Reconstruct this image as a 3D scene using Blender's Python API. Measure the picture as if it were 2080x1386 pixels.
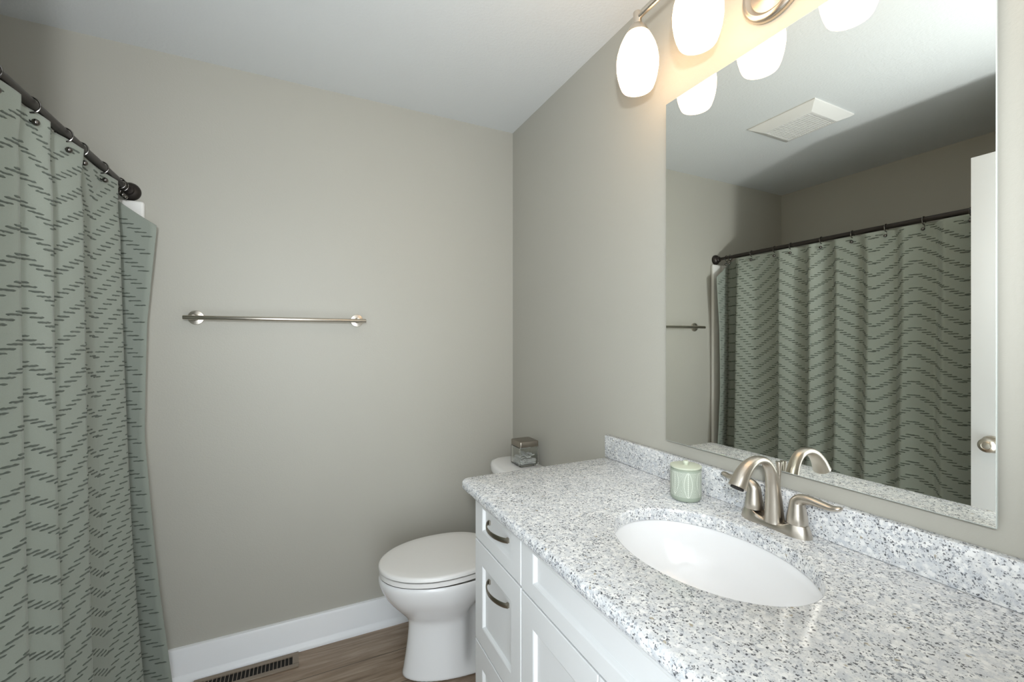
import bpy, bmesh, math, random
from mathutils import Vector, Matrix
random.seed(7)
for o in list(bpy.data.objects):
    bpy.data.objects.remove(o, do_unlink=True)
SC = bpy.context.scene
COL = SC.collection
PI = math.pi

# ------------------------------------------------------------------ camera, sky, lights, exposure
CAM_H = 1.328
cam = bpy.data.cameras.new('camera'); cam.sensor_width = 36.0; cam.lens = 36.0 * 889.4 / 2080; cam.clip_start = 0.01
camo = bpy.data.objects.new('camera', cam); COL.objects.link(camo)
camo.location = (0, 0, CAM_H); camo.rotation_euler = (PI / 2, 0, -math.radians(26.03))
SC.camera = camo

WORLD_STRENGTH = 2.9
w = bpy.data.worlds.new('world'); SC.world = w; w.use_nodes = True
w.node_tree.nodes['Background'].inputs[0].default_value = (0.86, 0.94, 1.0, 1)
w.node_tree.nodes['Background'].inputs[1].default_value = WORLD_STRENGTH

# the photographer's bounce flash, held beside the camera in the doorway and turned up to the ceiling
fl = bpy.data.lights.new('bounce_flash', 'SPOT'); fl.energy = 44; fl.spot_size = math.radians(178); fl.spot_blend = 0.6
fl.shadow_soft_size = 0.035; fl.color = (0.93, 0.97, 1.0)
flo = bpy.data.objects.new('bounce_flash', fl); COL.objects.link(flo); flo.location = (-0.107, -0.164, 1.52)
flo.rotation_euler = Vector((0.50, 0.65, 0.85)).to_track_quat('-Z', 'Y').to_euler()

SC.view_settings.view_transform = 'Standard'; SC.view_settings.look = 'None'
SC.view_settings.exposure = 0.54; SC.view_settings.gamma = 1.0; SC.view_settings.use_curve_mapping = False
SHADE_EMIT = 3.6

# ------------------------------------------------------------------ key sizes (metres)
A, B, H = 1.032, 2.104, 2.44          # mirror wall x, far wall y, ceiling z
XL = -1.294                           # wall behind the tub
YE = 0.58                             # end wall of the tub alcove
CT = 0.902                            # counter top

# ------------------------------------------------------------------ material helpers
def newmat(name):
    m = bpy.data.materials.new(name); m.use_nodes = True
    nt = m.node_tree
    return m, nt, nt.nodes['Principled BSDF']
def link(nt, a, b): nt.links.new(a, b)
def val(nt, x):
    return x
def mth(nt, op, a, b=None, c=None):
    n = nt.nodes.new('ShaderNodeMath'); n.operation = op
    for i, x in enumerate((a, b, c)):
        if x is None: continue
        if isinstance(x, (int, float)): n.inputs[i].default_value = x
        else: nt.links.new(x, n.inputs[i])
    return n.outputs[0]
def mix(nt, f, a, b):
    n = nt.nodes.new('ShaderNodeMix'); n.data_type = 'RGBA'
    for i, x in ((0, f), (6, a), (7, b)):
        if isinstance(x, (int, float)): n.inputs[i].default_value = x
        elif isinstance(x, tuple): n.inputs[i].default_value = (*x[:3], 1)
        else: nt.links.new(x, n.inputs[i])
    return n.outputs[2]
def ramp(nt, f, stops):
    n = nt.nodes.new('ShaderNodeValToRGB'); e = n.color_ramp.elements
    while len(e) < len(stops): e.new(0.5)
    for i, (p, c) in enumerate(stops):
        e[i].position = p
        e[i].color = (c, c, c, 1) if isinstance(c, (int, float)) else (*c, 1)
    nt.links.new(f, n.inputs[0]); return n.outputs[0]
def objco(nt, scale=(1, 1, 1), rot=(0, 0, 0), loc=(0, 0, 0), src='Object'):
    t = nt.nodes.new('ShaderNodeTexCoord'); mp = nt.nodes.new('ShaderNodeMapping')
    mp.inputs['Scale'].default_value = scale; mp.inputs['Rotation'].default_value = rot; mp.inputs['Location'].default_value = loc
    nt.links.new(t.outputs[src], mp.inputs[0]); return mp.outputs[0]
def noise(nt, co, scale, detail=2, rough=0.5, dist=0):
    n = nt.nodes.new('ShaderNodeTexNoise'); n.inputs['Scale'].default_value = scale
    n.inputs['Detail'].default_value = detail; n.inputs['Roughness'].default_value = rough; n.inputs['Distortion'].default_value = dist
    nt.links.new(co, n.inputs['Vector']); return n.outputs['Fac']
def voro(nt, co, scale, feature='F1', rand=1.0):
    n = nt.nodes.new('ShaderNodeTexVoronoi'); n.feature = feature; n.inputs['Scale'].default_value = scale
    n.inputs['Randomness'].default_value = rand
    nt.links.new(co, n.inputs['Vector']); return n
def bump(nt, p, h, strength, dist):
    n = nt.nodes.new('ShaderNodeBump'); n.inputs['Strength'].default_value = strength; n.inputs['Distance'].default_value = dist
    nt.links.new(h, n.inputs['Height']); nt.links.new(n.outputs[0], p.inputs['Normal'])
def sep(nt, co):
    n = nt.nodes.new('ShaderNodeSeparateXYZ'); nt.links.new(co, n.inputs[0]); return n.outputs
def plain(name, col, rough=0.5, metal=0.0, spec=0.5, coat=0.0):
    m, nt, p = newmat(name)
    p.inputs['Base Color'].default_value = (*col, 1); p.inputs['Roughness'].default_value = rough
    p.inputs['Metallic'].default_value = metal; p.inputs['Specular IOR Level'].default_value = spec
    p.inputs['Coat Weight'].default_value = coat; p.inputs['Coat Roughness'].default_value = 0.05
    return m

def paint(name, col, scale, strength, rough=0.6):
    m, nt, p = newmat(name); co = objco(nt)
    n = noise(nt, co, scale, 3, 0.6)
    c = mix(nt, noise(nt, co, 1.7, 2), tuple(x * 0.97 for x in col), tuple(min(1, x * 1.03) for x in col))
    nt.links.new(c, p.inputs['Base Color']); p.inputs['Roughness'].default_value = rough
    bump(nt, p, n, strength, 0.004)
    return m
M = {}
M['wall'] = paint('greige_wall_paint', (0.448, 0.434, 0.380), 170, 0.10, 0.5)
M['ceiling'] = paint('textured_white_ceiling', (0.715, 0.735, 0.735), 95, 0.30, 0.85)
M['trim'] = plain('white_semi_gloss_trim', (0.86, 0.87, 0.88), 0.32)
M['cab'] = plain('white_cabinet_paint', (0.80, 0.81, 0.81), 0.35)
M['porcelain'] = plain('white_porcelain', (0.88, 0.88, 0.875), 0.10, coat=0.4)
M['sink'] = plain('white_sink_china', (0.88, 0.88, 0.88), 0.12, coat=0.3)
M['plastic'] = plain('white_seat_plastic', (0.88, 0.865, 0.84), 0.22)
M['acrylic'] = plain('white_acrylic', (0.80, 0.79, 0.76), 0.22)
M['vent'] = plain('vent_white_plastic', (0.78, 0.77, 0.74), 0.4)
M['dark'] = plain('dark_void', (0.015, 0.013, 0.011), 0.9)
M['gap'] = plain('vent_gap_shade_grey', (0.07, 0.07, 0.065), 0.8)  # dark grey stands for the shade between the vent slats
M['register'] = plain('brown_painted_metal', (0.26, 0.205, 0.155), 0.45)
M['cotton'] = plain('cotton_white', (0.86, 0.86, 0.84), 0.9)
M['bronze'] = plain('oil_rubbed_bronze', (0.045, 0.038, 0.034), 0.38, 0.75)
M['ringmetal'] = plain('dark_ring_metal', (0.15, 0.14, 0.13), 0.20, 1.0)
M['handle'] = plain('aged_pewter_pull', (0.33, 0.30, 0.25), 0.30, 1.0)
def nickel(name, col, rough, sc):
    m, nt, p = newmat(name); co = objco(nt, sc)
    n = noise(nt, co, 60, 3, 0.6)
    p.inputs['Base Color'].default_value = (*col, 1); p.inputs['Metallic'].default_value = 1.0
    nt.links.new(ramp(nt, n, [(0.3, rough * 0.95), (0.7, rough * 1.05)]), p.inputs['Roughness'])
    return m
M['nickel'] = nickel('brushed_nickel', (0.60, 0.55, 0.48), 0.30, (1, 1, 6))
M['steel'] = nickel('brushed_steel_lid', (0.34, 0.305, 0.26), 0.34, (2, 30, 2))
def mirror_mat():
    m, nt, p = newmat('mirror_silver')
    p.inputs['Base Color'].default_value = (0.88, 0.885, 0.835, 1); p.inputs['Metallic'].default_value = 1; p.inputs['Roughness'].default_value = 0.0
    return m
M['mirror'] = mirror_mat()
M['mirror_edge'] = plain('polished_glass_edge', (0.62, 0.66, 0.63), 0.12)
def glass():
    m, nt, p = newmat('clear_glass')
    p.inputs['Base Color'].default_value = (0.97, 0.985, 0.975, 1); p.inputs['Transmission Weight'].default_value = 1; p.inputs['Roughness'].default_value = 0.0
    p.inputs['IOR'].default_value = 1.45
    return m
M['glass'] = glass()
def shade():
    m, nt, p = newmat('lit_opal_glass')
    p.inputs['Base Color'].default_value = (0.9, 0.88, 0.84, 1); p.inputs['Roughness'].default_value = 0.3
    p.inputs['Emission Color'].default_value = (1.0, 0.655, 0.37, 1); p.inputs['Emission Strength'].default_value = SHADE_EMIT
    return m
M['shade'] = shade()
def granite():
    m, nt, p = newmat('white_speckled_granite'); co = objco(nt)
    # warp the coordinates a little so that the crystals are ragged
    nz = nt.nodes.new('ShaderNodeTexNoise'); nz.inputs['Scale'].default_value = 210; nz.inputs['Detail'].default_value = 2; nt.links.new(co, nz.inputs['Vector'])
    mx = nt.nodes.new('ShaderNodeMixRGB'); mx.blend_type = 'LINEAR_LIGHT'; mx.inputs[0].default_value = 0.0042
    nt.links.new(co, mx.inputs[1]); nt.links.new(nz.outputs['Color'], mx.inputs[2]); wc = mx.outputs[0]
    big = noise(nt, co, 16, 2, 0.5)
    base = mix(nt, ramp(nt, noise(nt, wc, 70, 3, 0.6), [(0.36, 0.0), (0.62, 1.0)]), (0.81, 0.81, 0.795), (0.62, 0.64, 0.665))
    base = mix(nt, ramp(nt, noise(nt, wc, 330, 2, 0.6), [(0.52, 0.0), (0.68, 0.6)]), base, (0.42, 0.44, 0.47))
    # white feldspar blobs
    v0 = voro(nt, wc, 88); r0 = sep(nt, v0.outputs['Color'])
    f0 = mth(nt, 'MULTIPLY', mth(nt, 'GREATER_THAN', r0[0], 0.50), ramp(nt, v0.outputs['Distance'], [(0.34, 0.95), (0.56, 0.0)]))
    base = mix(nt, f0, base, (0.87, 0.87, 0.86))
    # grey quartz and dark mica specks, crowding in drifts
    clump = ramp(nt, big, [(0.36, 0.55), (0.64, 1.5)])
    def specks(base, scale, prob, size, col, ch, loc):
        c2 = nt.nodes.new('ShaderNodeVectorMath'); c2.inputs[1].default_value = loc; nt.links.new(wc, c2.inputs[0])
        v = voro(nt, c2.outputs[0], scale); r = sep(nt, v.outputs['Color'])
        f = mth(nt, 'MULTIPLY', mth(nt, 'LESS_THAN', r[ch], mth(nt, 'MULTIPLY', clump, prob)), ramp(nt, v.outputs['Distance'], [(size * 0.7, 0.92), (size * 1.15, 0.0)]))
        return mix(nt, f, base, col)
    base = specks(base, 165, 0.17, 0.46, (0.33, 0.35, 0.385), 0, (0.3, 0.1, 0.7))
    base = specks(base, 310, 0.26, 0.46, (0.15, 0.155, 0.17), 1, (1.3, 2.1, 0.2))
    base = specks(base, 200, 0.11, 0.44, (0.065, 0.07, 0.08), 2, (5.3, 0.4, 3.7))
    base = specks(base, 95, 0.030, 0.30, (0.40, 0.35, 0.26), 0, (2.2, 7.1, 1.7))
    nt.links.new(base, p.inputs['Base Color']); p.inputs['Roughness'].default_value = 0.16
    return m
M['granite'] = granite()
def floor_mat():
    m, nt, p = newmat('brown_wood_plank_floor')
    t = nt.nodes.new('ShaderNodeTexCoord')
    mp = nt.nodes.new('ShaderNodeMapping'); mp.inputs['Location'].default_value = (0.03, -1.905, 0); nt.links.new(t.outputs['Object'], mp.inputs[0])
    br = nt.nodes.new('ShaderNodeTexBrick'); br.inputs['Scale'].default_value = 1.0
    br.inputs['Brick Width'].default_value = 1.22; br.inputs['Row Height'].default_value = 0.185; br.inputs['Mortar Size'].default_value = 0.0012
    br.inputs['Color1'].default_value = (0.0, 0, 0, 1); br.inputs['Color2'].default_value = (1, 1, 1, 1); br.inputs['Mortar'].default_value = (0.5, 0.5, 0.5, 1)
    br.offset = 0.37
    nt.links.new(mp.outputs[0], br.inputs['Vector'])
    tone = sep(nt, br.outputs['Color'])[0]
    co = objco(nt, (3.2, 42, 1)); g = noise(nt, co, 1.0, 6, 0.62, 0.9)
    co2 = objco(nt, (7, 150, 1)); g2 = noise(nt, co2, 1.0, 3, 0.6)
    c = ramp(nt, g, [(0.30, (0.20, 0.136, 0.09)), (0.48, (0.36, 0.265, 0.19)), (0.70, (0.51, 0.40, 0.305))])
    c = mix(nt, ramp(nt, g2, [(0.35, 0.0), (0.7, 0.4)]), c, (0.19, 0.138, 0.10))
    c = mix(nt, mth(nt, 'MULTIPLY', tone, 0.22), c, (0.28, 0.21, 0.157))
    c = mix(nt, br.outputs['Fac'], c, (0.03, 0.022, 0.016))
    nt.links.new(c, p.inputs['Base Color']); p.inputs['Roughness'].default_value = 0.42
    bump(nt, p, mth(nt, 'SUBTRACT', mth(nt, 'MULTIPLY', g, 0.2), br.outputs['Fac']), 0.25, 0.002)
    return m
M['floor'] = floor_mat()
def cloth(name, col, sc, st):
    m, nt, p = newmat(name); co = objco(nt)
    n = noise(nt, co, sc, 2, 0.6)
    c = mix(nt, n, tuple(x * 0.88 for x in col), tuple(x * 1.1 for x in col))
    nt.links.new(c, p.inputs['Base Color']); p.inputs['Roughness'].default_value = 0.85
    p.inputs['Sheen Weight'].default_value = 0.15; p.inputs['Specular IOR Level'].default_value = 0.2
    bump(nt, p, n, st, 0.002)
    return m
M['cloth'] = cloth('sage_green_cotton', (0.285, 0.312, 0.270), 900, 0.25)
M['tuft'] = cloth('dark_sage_chenille', (0.125, 0.145, 0.12), 1500, 0.8)
def liner():
    m, nt, p = newmat('clear_vinyl_liner')
    p.inputs['Base Color'].default_value = (0.8, 0.82, 0.8, 1); p.inputs['Roughness'].default_value = 0.25; p.inputs['Alpha'].default_value = 0.55
    return m
M['liner'] = liner()
def leaf_ceramic():
    m, nt, p = newmat('sage_ceramic_leaf_relief')
    t = nt.nodes.new('ShaderNodeTexCoord'); o = sep(nt, t.outputs['UV'])
    u = mth(nt, 'MULTIPLY', o[0], 7.0); cell = mth(nt, 'FLOOR', u)
    x = mth(nt, 'ABSOLUTE', mth(nt, 'SUBTRACT', mth(nt, 'FRACT', u), 0.5))
    odd = mth(nt, 'MODULO', cell, 2.0)
    v = mth(nt, 'SUBTRACT', o[1], mth(nt, 'MULTIPLY', odd, 0.10))
    s = mth(nt, 'SINE', mth(nt, 'MULTIPLY', mth(nt, 'MAXIMUM', mth(nt, 'MINIMUM', v, 1.0), 0.0), PI))
    w_ = mth(nt, 'MULTIPLY', mth(nt, 'POWER', mth(nt, 'MAXIMUM', s, 0.001), 0.8), 0.30)
    d = mth(nt, 'SUBTRACT', x, w_)                       # >0 outside the leaf
    inside = mth(nt, 'LESS_THAN', d, 0.0)
    out_l = mth(nt, 'LESS_THAN', mth(nt, 'FRACT', mth(nt, 'ADD', mth(nt, 'MULTIPLY', d, 13.0), 0.15)), 0.30)
    vein = mth(nt, 'LESS_THAN', mth(nt, 'FRACT', mth(nt, 'MULTIPLY', mth(nt, 'SUBTRACT', v, mth(nt, 'MULTIPLY', x, 0.9)), 13.0)), 0.30)
    rib = mth(nt, 'LESS_THAN', x, 0.028)
    pat = mth(nt, 'ADD', mth(nt, 'MULTIPLY', inside, mth(nt, 'MAXIMUM', vein, rib)), mth(nt, 'MULTIPLY', mth(nt, 'SUBTRACT', 1.0, inside), out_l))
    edge = mth(nt, 'LESS_THAN', mth(nt, 'ABSOLUTE', d), 0.022)
    pat = mth(nt, 'MINIMUM', mth(nt, 'MAXIMUM', pat, edge), 1.0)
    inr = mth(nt, 'MULTIPLY', mth(nt, 'GREATER_THAN', o[1], 0.03), mth(nt, 'LESS_THAN', o[1], 0.97))
    pat = mth(nt, 'MULTIPLY', pat, inr)
    nt.links.new(mix(nt, pat, (0.34, 0.39, 0.315), (0.72, 0.76, 0.67)), p.inputs['Base Color'])
    p.inputs['Roughness'].default_value = 0.4
    bump(nt, p, pat, 0.35, 0.001)
    return m
M['leaf'] = leaf_ceramic()
M['sage'] = plain('sage_ceramic', (0.58, 0.62, 0.50), 0.42)

# ------------------------------------------------------------------ object helpers
WLOC = {}
def setp(o, label=None, cat=None, group=None, kind=None):
    if label: o['label'] = label
    if cat: o['category'] = cat
    if group: o['group'] = group
    if kind: o['kind'] = kind
    return o
def thing(name, label, cat, loc=(0, 0, 0), group=None):
    o = bpy.data.objects.new(name, None); COL.objects.link(o); o.location = loc; o.empty_display_size = 0.05
    WLOC[o] = Vector(loc); return setp(o, label, cat, group)
def mobj(name, bm, mat, parent=None, origin=None, smooth=40):
    """bm is in world coordinates"""
    off = WLOC[parent] if parent is not None else Vector(origin or (0, 0, 0))
    bmesh.ops.translate(bm, verts=bm.verts, vec=-off)
    me = bpy.data.meshes.new(name); bm.normal_update(); bm.to_mesh(me); bm.free()
    for mm in (mat if isinstance(mat, (list, tuple)) else [mat]): me.materials.append(mm)
    if smooth:
        for pl in me.polygons: pl.use_smooth = True
        me.set_sharp_from_angle(angle=math.radians(smooth))
    o = bpy.data.objects.new(name, me); COL.objects.link(o)
    if parent is not None: o.parent = parent
    else: o.location = off
    WLOC[o] = off; return o
def struct(name, bm, mat, label=None, parent=None, smooth=40, origin=None):
    o = mobj(name, bm, mat, parent, origin, smooth)
    if parent is None: o['kind'] = 'structure'
    if label: o['label'] = label
    return o
def NB(): return bmesh.new()
def box(bm, x0, x1, y0, y1, z0, z1, bev=0.0, seg=2):
    r = bmesh.ops.create_cube(bm, size=1.0); vs = r['verts']
    for v in vs:
        v.co = Vector((x0 if v.co.x < 0 else x1, y0 if v.co.y < 0 else y1, z0 if v.co.z < 0 else z1))
    if bev > 0:
        es = list({e for v in vs for e in v.link_edges})
        bmesh.ops.bevel(bm, geom=es, offset=bev, offset_type='OFFSET', segments=seg, profile=0.5, affect='EDGES')
    return bm
def loft(bm, loops, cap0=True, cap1=True, closed=False, uv=False):
    rows = [[bm.verts.new(p) for p in lp] for lp in loops]
    n = len(rows[0]); R = len(rows); fs = []
    for i in range(R if closed else R - 1):
        a, b = rows[i], rows[(i + 1) % R]
        for j in range(n):
            fs.append(bm.faces.new((a[j], a[(j + 1) % n], b[(j + 1) % n], b[j])))
    if not closed:
        if cap0: bm.faces.new(list(reversed(rows[0])))
        if cap1: bm.faces.new(rows[-1])
    return fs
def fixn(bm): bmesh.ops.recalc_face_normals(bm, faces=bm.faces); return bm
def lathe(bm, prof, c=(0, 0, 0), n=32, axis='Z', sx=1.0, sy=1.0, cap0=True, cap1=True):
    loops = []
    for r, h in prof:
        lp = []
        for k in range(n):
            a = 2 * PI * k / n; u, v = r * math.cos(a) * sx, r * math.sin(a) * sy
            if axis == 'Z': q = (c[0] + u, c[1] + v, c[2] + h)
            elif axis == 'Y': q = (c[0] + u, c[1] + h, c[2] + v)
            else: q = (c[0] + h, c[1] + u, c[2] + v)
            lp.append(q)
        loops.append(lp)
    loft(bm, loops, cap0, cap1); return fixn(bm)
def tube(bm, pts, rad, n=12, up=None, flat=None, cap=True):
    """swept tube; rad: number or list; flat: list of (ru, rv) pairs instead"""
    P = [Vector(p) for p in pts]; loops = []; prev = None
    for i, p in enumerate(P):
        t = (P[min(i + 1, len(P) - 1)] - P[max(i - 1, 0)]).normalized()
        if prev is None:
            ref = Vector(up) if up else (Vector((0, 0, 1)) if abs(t.z) < 0.9 else Vector((1, 0, 0)))
        else: ref = prev
        nrm = (ref - t * ref.dot(t)).normalized(); bn = t.cross(nrm); prev = nrm
        if flat: ru, rv = flat[i]
        else:
            r = rad[i] if isinstance(rad, (list, tuple)) else rad; ru = rv = r
        loops.append([p + nrm * (ru * math.cos(2 * PI * k / n)) + bn * (rv * math.sin(2 * PI * k / n)) for k in range(n)])
    loft(bm, loops, cap, cap); return fixn(bm)
def torus(bm, c, R, r, axis='Y', n=24, m=8):
    loops = []
    for i in range(n):
        a = 2 * PI * i / n; lp = []
        for j in range(m):
            b = 2 * PI * j / m; q = R + r * math.cos(b); h = r * math.sin(b)
            if axis == 'Y': lp.append((c[0] + q * math.cos(a), c[1] + h, c[2] + q * math.sin(a)))
            elif axis == 'X': lp.append((c[0] + h, c[1] + q * math.cos(a), c[2] + q * math.sin(a)))
            else: lp.append((c[0] + q * math.cos(a), c[1] + q * math.sin(a), c[2] + h))
        loops.append(lp)
    loft(bm, loops, closed=True); return fixn(bm)
def catmull(pts, k=6):
    P = [Vector(p) for p in pts]; out = []
    for i in range(len(P) - 1):
        p0, p1, p2, p3 = P[max(i - 1, 0)], P[i], P[i + 1], P[min(i + 2, len(P) - 1)]
        for j in range(k):
            t = j / k
            out.append(0.5 * ((2 * p1) + (p2 - p0) * t + (2 * p0 - 5 * p1 + 4 * p2 - p3) * t * t + (3 * p1 - p0 - 3 * p2 + p3) * t ** 3))
    out.append(P[-1]); return out
def lerpk(x, ks):
    if x <= ks[0][0]: return ks[0][1]
    for (a, va), (b, vb) in zip(ks, ks[1:]):
        if x <= b: return va + (vb - va) * (x - a) / (b - a)
    return ks[-1][1]
def smooth01(a, b, x):
    t = max(0.0, min(1.0, (x - a) / (b - a))); return t * t * (3 - 2 * t)
def rrect(x0, x1, y0, y1, r, z, seg=8, rs=None):
    rs = rs or (r, r, r, r); out = []
    for (cx, cy, a0, rr) in ((x1 - rs[0], y1 - rs[0], 0, rs[0]), (x0 + rs[1], y1 - rs[1], 90, rs[1]), (x0 + rs[2], y0 + rs[2], 180, rs[2]), (x1 - rs[3], y0 + rs[3], 270, rs[3])):
        for k in range(seg + 1):
            a = math.radians(a0 + 90 * k / seg); out.append((cx + rr * math.cos(a), cy + rr * math.sin(a), z))
    return out

# ------------------------------------------------------------------ the room
T = 0.10
DX0, DX1, DH = -0.385, 0.41, 2.075    # doorway the photograph is taken from
struct('floor', box(NB(), XL - T, A + T, -0.12, B + T, -0.05, 0), M['floor'])
struct('ceiling', box(NB(), XL - T, A + T, -0.12, B + T, H, H + 0.05), M['ceiling'])
struct('wall_far', box(NB(), XL - T, A + T, B, B + T, 0, H), M['wall'])
struct('wall_right', box(NB(), A, A + T, -0.12, B, 0, H), M['wall'])
struct('wall_left', box(NB(), XL - T, XL, YE, B, 0, H), M['wall'])
bm = NB(); box(bm, XL - T, -0.50, -0.12, YE, 0, H); struct('wall_alcove', bm, M['wall'])
bm = NB(); box(bm, -0.50, DX0, -0.12, 0, 0, H); box(bm, DX1, A, -0.12, 0, 0, H); box(bm, DX0, DX1, -0.12, 0, DH, H)
struct('wall_back', bm, M['wall'])
# door casing on the room side of the doorway
bm = NB(); box(bm, DX1 - 0.005, DX1 + 0.055, 0.0, 0.016, 0, DH + 0.06, 0.003); box(bm, DX0 - 0.055, DX1 - 0.005, 0.0, 0.016, DH, DH + 0.06, 0.003)
struct('trim_1', bm, M['trim'])
# baseboards: flat board, eased top, shoe moulding
def baseboard_far(x0, x1):
    prof = [(0, 0), (-0.027, 0), (-0.027, 0.010), (-0.022, 0.020), (-0.016, 0.025), (-0.014, 0.030), (-0.014, 0.122), (-0.011, 0.131), (-0.004, 0.134), (0, 0.134)]
    bm = NB(); loft(bm, [[(x, B + a, z) for a, z in prof] for x in (x0, x1)]); return fixn(bm)
struct('baseboard_far', baseboard_far(-0.519, A), M['trim'], smooth=30)
bm = NB(); prof = [(0, 0), (-0.027, 0), (-0.027, 0.010), (-0.022, 0.020), (-0.014, 0.025), (-0.014, 0.122), (-0.011, 0.131), (-0.004, 0.134), (0, 0.134)]
loft(bm, [[(A + a, y, z) for a, z in prof] for y in (1.265, B - 0.028)]); struct('baseboard_right', fixn(bm), M['trim'], smooth=30)

# open door, seen only in the mirror
bm = NB(); box(bm, -0.411, -0.376, 0.004, 0.763, 0.012, 2.055, 0.0015)
door = struct('door_1', bm, M['trim'], 'white door standing open against the tub end wall')
def knob(side):
    s = side; x = -0.376 if s > 0 else -0.411
    bm = NB(); lathe(bm, [(0.0, 0), (0.033, 0.0), (0.033, 0.003), (0.029, 0.008), (0.013, 0.011), (0.011, 0.022), (0.018, 0.030), (0.026, 0.038), (0.0275, 0.047), (0.024, 0.055), (0.014, 0.060), (0.0125, 0.058), (0.009, 0.0595), (0.0, 0.060)], n=32)
    R = Matrix.Rotation(PI / 2 * s, 4, 'Y'); bmesh.ops.transform(bm, matrix=Matrix.Translation((x, 0.703, 0.93)) @ R, verts=bm.verts); return bm
setp(mobj('door_knob', knob(1), M['nickel'], door), 'round brushed nickel knob')
setp(mobj('door_knob', knob(-1), M['nickel'], door), 'round brushed nickel knob')

# ------------------------------------------------------------------ bathtub and surround behind the curtain
tub = thing('bathtub', 'white bathtub hidden behind the sage green shower curtain', 'bathtub', (-0.945, 1.342, 0))
bm = NB(); n0 = 8
x0, x1, y0, y1 = XL + 0.002, -0.612, YE + 0.002, B - 0.026
loops = [rrect(x0, x1, y0, y1, 0.004, z, n0) for z in (0.0, 0.44)]
loops += [rrect(x0 + .006, x1 - .006, y0 + .006, y1 - .006, 0.01, 0.45, n0), rrect(x0 + .07, x1 - .08, y0 + .08, y1 - .08, 0.10, 0.45, n0),
          rrect(x0 + .085, x1 - .095, y0 + .10, y1 - .10, 0.10, 0.43, n0), rrect(x0 + .13, x1 - .13, y0 + .19, y1 - .17, 0.10, 0.12, n0), rrect(x0 + .18, x1 - .18, y0 + .26, y1 - .24, 0.08, 0.10, n0)]
loft(bm, loops); mobj('tub_shell', fixn(bm), M['acrylic'], tub)
sur = thing('shower_surround', 'white acrylic shower surround whose edge shows beside the curtain on the far wall', 'shower wall', (-0.9, 1.34, 0))
bm = NB(); box(bm, XL + 0.001, XL + 0.02, YE + 0.023, B - 0.024, 0.455, 1.851, 0.006)
mobj('back_panel', bm, M['acrylic'], sur)
bm = NB(); box(bm, XL + 0.001, -0.606, B - 0.022, B - 0.001, 0.455, 1.851, 0.006); mobj('side_panel', bm, M['acrylic'], sur)
bm = NB(); box(bm, -0.604, -0.520, B - 0.024, B - 0.001, 0.0, 1.852, 0.009, 3); mobj('edge_flange', bm, M['acrylic'], sur)
bm = NB(); box(bm, XL + 0.001, -0.604, YE + 0.001, YE + 0.021, 0.455, 1.851, 0.006); mobj('side_panel', bm, M['acrylic'], sur)

# ------------------------------------------------------------------ shower rod, rings, curtain
RX, RZ = -0.565, 1.887
rod = thing('shower_rod', 'dark bronze shower curtain rod running out from the far wall', 'curtain rod', (RX, B, RZ))
bm = NB(); tube(bm, [(RX, B - 0.012, RZ), (RX, 1.962, RZ)], 0.0098, 20); mobj('inner_tube', bm, M['bronze'], rod)
bm = NB(); tube(bm, [(RX, 1.968, RZ), (RX, 1.96, RZ), (RX, YE + 0.012, RZ)], [0.0105, 0.0125, 0.0125], 24); mobj('outer_tube', bm, M['bronze'], rod)
fprof = [(0.0, -0.001), (0.033, -0.001), (0.0335, -0.008), (0.030, -0.016), (0.024, -0.022), (0.0185, -0.026), (0.018, -0.036), (0.0135, -0.040), (0.0, -0.040)]
bm = NB(); lathe(bm, fprof, (RX, B, RZ), 32, 'Y'); mobj('wall_flange', bm, M['bronze'], rod)
bm = NB(); lathe(bm, [(r, -h) for r, h in fprof], (RX, YE, RZ), 32, 'Y'); mobj('wall_flange', bm, M['bronze'], rod)

RINGS = [2.012, 1.985, 1.830, 1.680, 1.584, 1.418, 1.268, 1.123, 0.979, 0.821, 0.715, 0.640]
words = ['nearest the far wall', 'second from the far wall', 'third from the far wall', 'fourth from the far wall', 'fifth from the far wall', 'sixth from the far wall',
         'seventh from the far wall', 'eighth from the far wall', 'ninth from the far wall', 'tenth from the far wall', 'eleventh from the far wall', 'last before the tub end wall']
proto = None
for y, wd in zip(RINGS, words):
    lab = 'dark metal curtain ring with ball on the shower rod, ' + wd
    if proto is None:
        t = thing('curtain_ring', lab, 'curtain ring', (RX, y, RZ), 'rings holding up the shower curtain')
        pts = []
        for k in range(23):
            a = math.radians(-60 + 300 * k / 22)
            pts.append((RX + 0.0195 * math.sin(a) * 1.0 + 0.000, y, RZ - 0.0045 + 0.0195 * math.cos(a)))
        pts = pts[::-1]
        pts = [(RX + 0.0185 * math.sin(math.radians(a)), y, RZ - 0.0045 + 0.0185 * math.cos(math.radians(a))) for a in range(-170, 176, 15)]
        pts += [(RX - 0.0035, y, RZ - 0.0245), (RX - 0.0050, y, RZ - 0.034), (RX + 0.0005, y, RZ - 0.0435), (RX + 0.0080, y, RZ - 0.044)]
        bm = NB(); tube(bm, catmull(pts, 2), 0.0020, 8); mobj('wire_ring', bm, M['ringmetal'], t)
        bm = NB(); bmesh.ops.create_uvsphere(bm, u_segments=16, v_segments=12, radius=0.0078)
        bmesh.ops.translate(bm, verts=bm.verts, vec=(RX + 0.010, y, RZ - 0.044)); mobj('ball', bm, M['ringmetal'], t)
        proto = t
    else:
        t = proto.copy(); COL.objects.link(t); t.location = (RX, y, RZ); t['label'] = lab
        for ch in list(proto.children):
            c = ch.copy(); COL.objects.link(c); c.parent = t

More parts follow.
